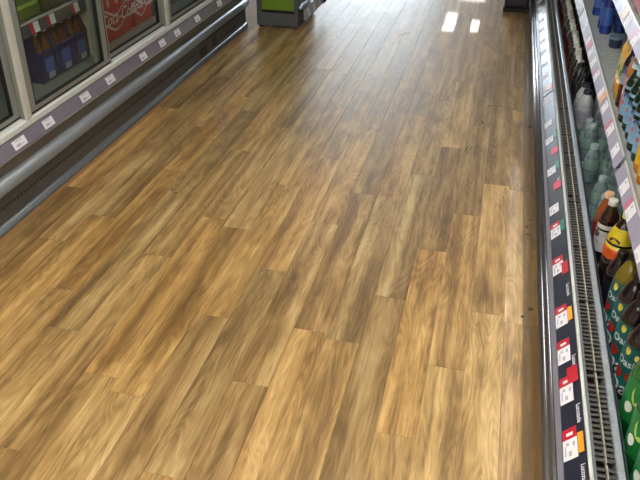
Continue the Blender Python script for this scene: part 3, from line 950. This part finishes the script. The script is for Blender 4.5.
def art_water(lab, rad):
    patch(lab, rad, FACE + .3, .10, .012, .012, (220, 232, 236), name='emblem')
water = bottle_kind('water_bottle', 'clear water bottle with pale label in well', 'clear water bottles in the well', .165, .029, (150, 170, 170), (150, 170, 176), [(.06, .105, (120, 150, 140))], 'soft', clear=True)
silver = bottle_kind('yoghurt_drink_bottle', 'milky white drink bottle halfway along the well', 'milky bottles in the well', .19, .038, (176, 180, 186), (40, 44, 60), [(.03, .12, (150, 152, 166))], 'soft', capr=.02)
night = bottle_kind('stout_bottle', 'black bottle beside the milky bottles in well', 'black bottles in the well', .21, .032, (18, 18, 22), (24, 24, 28), [(.05, .12, (34, 34, 44))], 'soft')
small_red = bottle_kind('cola_bottle', 'small dark cola bottle with red label and white cap', 'small cola bottles at the far end', .195, .030, (34, 18, 14), (222, 222, 220), [(.05, .13, (112, 30, 26))], 'waist', capr=.015)
small_grn = bottle_kind('tonic_bottle', 'small green tonic bottle with white cap', 'small tonic bottles at the far end', .195, .030, (40, 62, 44), (226, 228, 226), [(.05, .12, (96, 112, 100))], 'soft', capr=.015)

R1, R2 = 0.458, 0.528
def rows(kind, ys, xs=(R1, R2), z=ZD, jitter=.004):
    for y in ys:
        for x in xs:
            place(kind, x + random.uniform(-jitter, jitter), y + random.uniform(-jitter, jitter), z, random.uniform(-.15, .15))
def fr(a, n, d):
    return [a + d * i for i in range(n)]
rows(green, fr(0.88, 6, .112), (R1 + .012, R2 + .056))
rows(tealdark, [1.585, 1.68, 1.775], (R1 + .014,)); rows(tealdark, [1.59, 1.685], (R2 + .04,))
rows(teal, [1.875], (R1 + .014,)); rows(teal, [1.785], (R2 + .04,))
rows(dark, [1.972], (R1 + .006,)); rows(dark, [1.895, 1.98], (R2 + .03,))
rows(icetea, [2.062], (R1 + .008,)); rows(icetea, [2.11], (R2 + .034,))
rows(cider, [2.262], (R1,)); rows(amber, [2.335], (R1 - .002,)); rows(cider, [2.30], (R2,))
random.seed(21)
for i in range(13):
    for x in (R1 + .004, R1 + .072):
        if random.random() < (.45 if x < R1 + .02 else .8):
            place(water, x + random.uniform(-.004, .006), 2.44 + i * .072 + random.uniform(-.003, .003), ZD, random.uniform(-1, 1))
rows(silver, [3.44, 3.54], (R1 + .01, R2 + .03)); rows(night, [3.62, 3.70, 3.78], (R1, R2))
random.seed(11)
for i in range(26):
    for x in (R1, R2):
        place(random.choice((small_red, small_grn, small_red)), x + random.uniform(-.004, .004), 3.88 + i * .068, ZD, random.uniform(-.3, .3))
# loose white shelf card lying in the well
o = box('paper_card', -.02, .02, -.035, .035, 0, .0012, LABEL)
o.location = (.45, 3.02, .1308); o.rotation_euler = (0, 0, .35)
tag(o, 'small loose white card lying on the chiller floor', 'card')

# --- first shelf
Z1 = 0.5385
def art_j(lab, rad):
    patch(lab, rad, FACE + .3, .10, .008, .012, (90, 140, 50), name='leaf_print')
juice_y = bottle_kind('juice_bottle', 'slim yellow juice bottle with green print', 'yellow juice bottles on the first shelf', .22, .026, (214, 166, 60), (226, 214, 190), [(.03, .06, (206, 130, 26)), (.06, .15, (200, 186, 130))], 'slim', art=art_j)
berry = bottle_kind('juice_bottle', 'purple berry juice bottle with blue grey label', 'berry juice bottles on the first shelf', .215, .029, (34, 18, 34), (30, 24, 28), [(.085, .15, (150, 160, 190)), (.12, .14, (60, 70, 140))], 'slim')
trop = bottle_kind('juice_bottle', 'tropical juice bottle with orange and red label', 'tropical juice bottles on the first shelf', .215, .029, (176, 104, 36), (200, 150, 70), [(.02, .07, (190, 70, 36)), (.07, .13, (206, 150, 130))], 'slim')
def art_s(lab, rad):
    patch(lab, rad, FACE + .35, .10, .012, .008, (60, 70, 120), name='name_print')
    patch(lab, rad, FACE + .1, .075, .006, .008, (190, 90, 110), name='dot_print')
spark = bottle_kind('sparkling_drink_bottle', 'dark green bottle with pale blue label and cap', 'dark green bottles with pale blue labels', .205, .034, (14, 38, 26), (168, 200, 214), [(.03, .13, (120, 168, 206))], 'soft', capr=.024, caph=.014, art=art_s)
squash = bottle_kind('squash_bottle', 'orange squash bottle with yellow label on first shelf', 'orange squash bottles on the first shelf', .205, .032, (208, 120, 24), (226, 200, 90), [(.03, .11, (214, 176, 40))], 'soft')
blue = bottle_kind('energy_drink_bottle', 'slim deep blue bottle on the first shelf', 'blue bottles on the first shelf', .21, .027, (22, 54, 150), (30, 60, 160), [(.04, .12, (56, 96, 180))], 'slim')
brownb = bottle_kind('iced_coffee_bottle', 'brown coffee drink bottle on the first shelf', 'coffee bottles on the first shelf', .20, .029, (96, 58, 34), (210, 200, 190), [(.04, .12, (130, 80, 50))], 'soft')
S1, S2 = 0.489, 0.566
rows(squash, fr(1.40, 8, .077), (S1, S2), Z1)
rows(squash, [2.04, 2.117], (S1, S2), Z1)
rows(spark, fr(2.20, 5, .079), (S1, S2), Z1)
rows(trop, [2.597], (S1, S2), Z1); rows(berry, [2.665], (S1, S2), Z1); rows(juice_y, [2.735, 2.80], (S1,), Z1); rows(berry, [2.735, 2.80], (S2,), Z1)
rows(blue, [3.62, 3.70, 3.95], (S1 + .015,), Z1); rows(blue, [3.66, 3.82, 3.90, 4.05, 4.12], (S2 + .01,), Z1); rows(blue, [4.40, 4.47], (S1 + .03, S2 + .03), Z1)
rows(brownb, fr(4.62, 16, .068), (S1, S2), Z1)
# dark blue tub standing alone on the empty stretch
tub = thing('drink_tub', 'short dark blue tub with grey blue lid alone on the empty shelf stretch', 'tub', (.53, 3.40, Z1))
bm = newbm(); lathe(bm, [(.024, 0), (.027, .006), (.029, .035), (.029, .040)], 20); finish('tub_body', bm, mat('tub_blue', (30, 46, 84), .3, coat=.3), tub)
bm = newbm(); lathe(bm, [(.031, .037), (.031, .045), (.027, .048), (.025, .045), (.005, .0455)], 20); finish('lid', bm, mat('lid_blue', (110, 136, 166), .3, coat=.3), tub)
# --- second shelf: seen only at the picture's corner
Z2 = 0.8385
pinkb = bottle_kind('milkshake_bottle', 'pink labelled milkshake bottle on the second shelf', 'milkshake bottles on the second shelf', .20, .030, (206, 176, 180), (190, 40, 60), [(.03, .12, (200, 120, 140))], 'soft')
whiteb = bottle_kind('milk_drink_bottle', 'white milk bottle with dark label on second shelf', 'milk drink bottles on the second shelf', .20, .030, (216, 212, 206), (50, 40, 50), [(.03, .11, (110, 96, 110))], 'soft')
random.seed(5)
for i in range(56):
    y = 2.5 + i * .068
    for x in (.505, .57):
        place(pinkb if (i // 4) % 2 else whiteb, x, y, Z2, random.uniform(-.2, .2))

# ------------------------------------------------------------------ end unit across the aisle and dark unit beyond
gd = thing('promotion_unit', 'grey end of aisle unit with lime green panel beyond the glass cooler', 'display unit', (-1.52, 5.12, 0))
GREY = mat('unit_grey', (92, 98, 104), .45, .2, var=.05)
def G(o):
    o.location = Vector(o.location) - Vector((-1.52, 5.12, 0))
    return o
G(box('plinth', -1.685, -1.375, 5.13, 5.66, 0.012, 0.105, GREY, gd, .003))
for x in (-1.66, -1.40):
    for y in (5.16, 5.6):
        G(box('foot', x - .015, x + .015, y - .015, y + .015, 0, .012, BLACK, gd))
G(box('corner_post', -1.685, -1.648, 5.13, 5.17, 0.105, 1.62, GREY, gd, .003))
G(box('corner_post', -1.405, -1.375, 5.13, 5.17, 0.105, 1.62, GREY, gd, .003))
G(box('end_panel', -1.648, -1.405, 5.140, 5.155, 0.125, 1.60, mat('lime_panel', (112, 146, 40), .45, var=.05), gd))
G(box('panel_trim', -1.648, -1.405, 5.134, 5.156, 0.105, 0.125, BLACK, gd))
G(box('spine_panel', -1.685, -1.66, 5.17, 5.66, 0.105, 1.62, GREY, gd))
G(box('top_panel', -1.685, -1.375, 5.13, 5.66, 1.60, 1.63, GREY, gd))
for z in (0.115, 0.50, 0.90, 1.25):
    xr = -1.325 if z < .2 else -1.38
    sh = G(box('shelf', -1.66, xr, 5.16, 5.64, z, z + .02, mat('unit_black', (36, 38, 40), .4, .2), gd))
    extrude('ticket_strip', [(xr, z - .035), (xr + .022, z - .035), (xr + .002, z + .035), (xr, z + .035)], 5.10, 5.64, mat('unit_strip', (150, 154, 164), .3, coat=.4, var=.08), sh)
    for k in range(3):
        yy = 5.16 + k * .17
        bm = newbm()
        v = [bm.verts.new(p) for p in ((xr + .0205, yy, z - .028), (xr + .0205, yy + .07, z - .028), (xr + .0055, yy + .07, z + .026), (xr + .0055, yy, z + .026))]
        v2 = [bm.verts.new(Vector(p.co) + Vector((.001, 0, .0003))) for p in v]
        bm.faces.new(v); bm.faces.new(v2)
        for i in range(4):
            bm.faces.new((v[i], v[(i + 1) % 4], v2[(i + 1) % 4], v2[i]))
        finish('price_label', bm, mat('label_grey', (206, 210, 220), .4, var=.05), sh)
G(extrude('bumper_cap', [(-1.33, .065)] + arc(-1.315, .11, .03, .045, -90, 90, 8) + [(-1.33, .155)], 5.645, 5.68, BLACK, gd, True))
# crumpled snack bags on its lowest shelf
def bag(loc, rz, col, label, tilt):
    r = thing('snack_bag', label, 'snack bag', loc, rz)
    bm = newbm()
    nu, nv = 8, 10
    grid = {}
    for s in (1, -1):
        for i in range(nu + 1):
            for j in range(nv + 1):
                u, v = i / nu, j / nv
                edge = (i in (0, nu)) or (j in (0, nv))
                if s == -1 and edge:
                    grid[(s, i, j)] = grid[(1, i, j)]
                    continue
                puff = .028 * (math.sin(PI * u) ** .6) * (math.sin(PI * v) ** .6) if not edge else 0
                puff += 0 if edge else random.uniform(-.003, .003)
                zz = .005 + v * .16
                grid[(s, i, j)] = bm.verts.new((s * puff + math.tan(tilt) * zz, (u - .5) * .12, zz))
    for s in (1, -1):
        for i in range(nu):
            for j in range(nv):
                f = bm.faces.new([grid[(s, i, j)], grid[(s, i + 1, j)], grid[(s, i + 1, j + 1)], grid[(s, i, j + 1)]][::s])
                f.smooth = True
    finish('bag_body', bm, mat('foil_%d_%d_%d' % col, col, .45, .0, coat=.0, var=.35, scale=30), r)
    bm = newbm(); add_box(bm, -.001 + math.tan(tilt) * .17, .001 + math.tan(tilt) * .17, -.06, .06, .162, .175)
    finish('seal', bm, mat('foil_seal', (160, 156, 140), .5, .0, var=.2), r)
bag((-1.39, 5.24,   .1355), .1, (136, 118, 104), 'brown snack bag at the front of the unit beside the lime panel', -.12)
bag((-1.385, 5.38, .1355), -.08, (150, 150, 120), 'pale olive snack bag in the middle of the low shelf', -.1)
bag((-1.39, 5.52, .1355), .05, (84, 60, 60), 'maroon snack bag at the far end of the low shelf', -.12)

du = thing('floor_bin_unit', 'black floor standing unit against the chiller at the far end', 'display unit', (0.16, 6.2, 0))
DK = mat('dark_unit', (40, 40, 44), .4, .2, var=.08)
box('base', -.105, .098, -.15, .25, 0, .035, BLACK, du)
box('body', -.098, .09, -.14, .24, .035, .60, DK, du, .01)
box('front_panel', -.075, .07, -.146, -.138, .06, .52, mat('dark_unit_panel', (62, 62, 68), .3, .2), du, .004)
box('rim', -.104, .096, -.148, .248, .585, .62, BLACK, du, .006)

# ------------------------------------------------------------------ tell look-alike bottles apart by row and order
def ordinal(n):
    w_ = ['first', 'second', 'third', 'fourth', 'fifth', 'sixth', 'seventh', 'eighth', 'ninth', 'tenth']
    if n <= 10:
        return w_[n - 1]
    return '%d%s' % (n, 'st' if n % 10 == 1 and n != 11 else 'nd' if n % 10 == 2 and n != 12 else 'rd' if n % 10 == 3 and n != 13 else 'th')
for base, lst in PLACED.items():
    if len(lst) == 1:
        continue
    mid = (min(q[0] for q in lst) + max(q[0] for q in lst)) / 2
    two = max(q[0] for q in lst) - min(q[0] for q in lst) > 0.03
    short = ' '.join(base.split()[:16 - (7 if two else 5)])
    cut = base.split()
    keep = 16 - (7 if two else 5)
    short = ' '.join(cut[:keep])
    for row in (0, 1) if two else (0,):
        part = sorted([q for q in lst if (not two) or (q[0] > mid) == bool(row)], key=lambda q: q[1])
        for n, (x, y, o) in enumerate(part):
            tail = ('front' if row == 0 else 'back') + ' row, ' if two else ''
            o['label'] = '%s, %s%s from near end' % (short, tail, ordinal(n + 1))
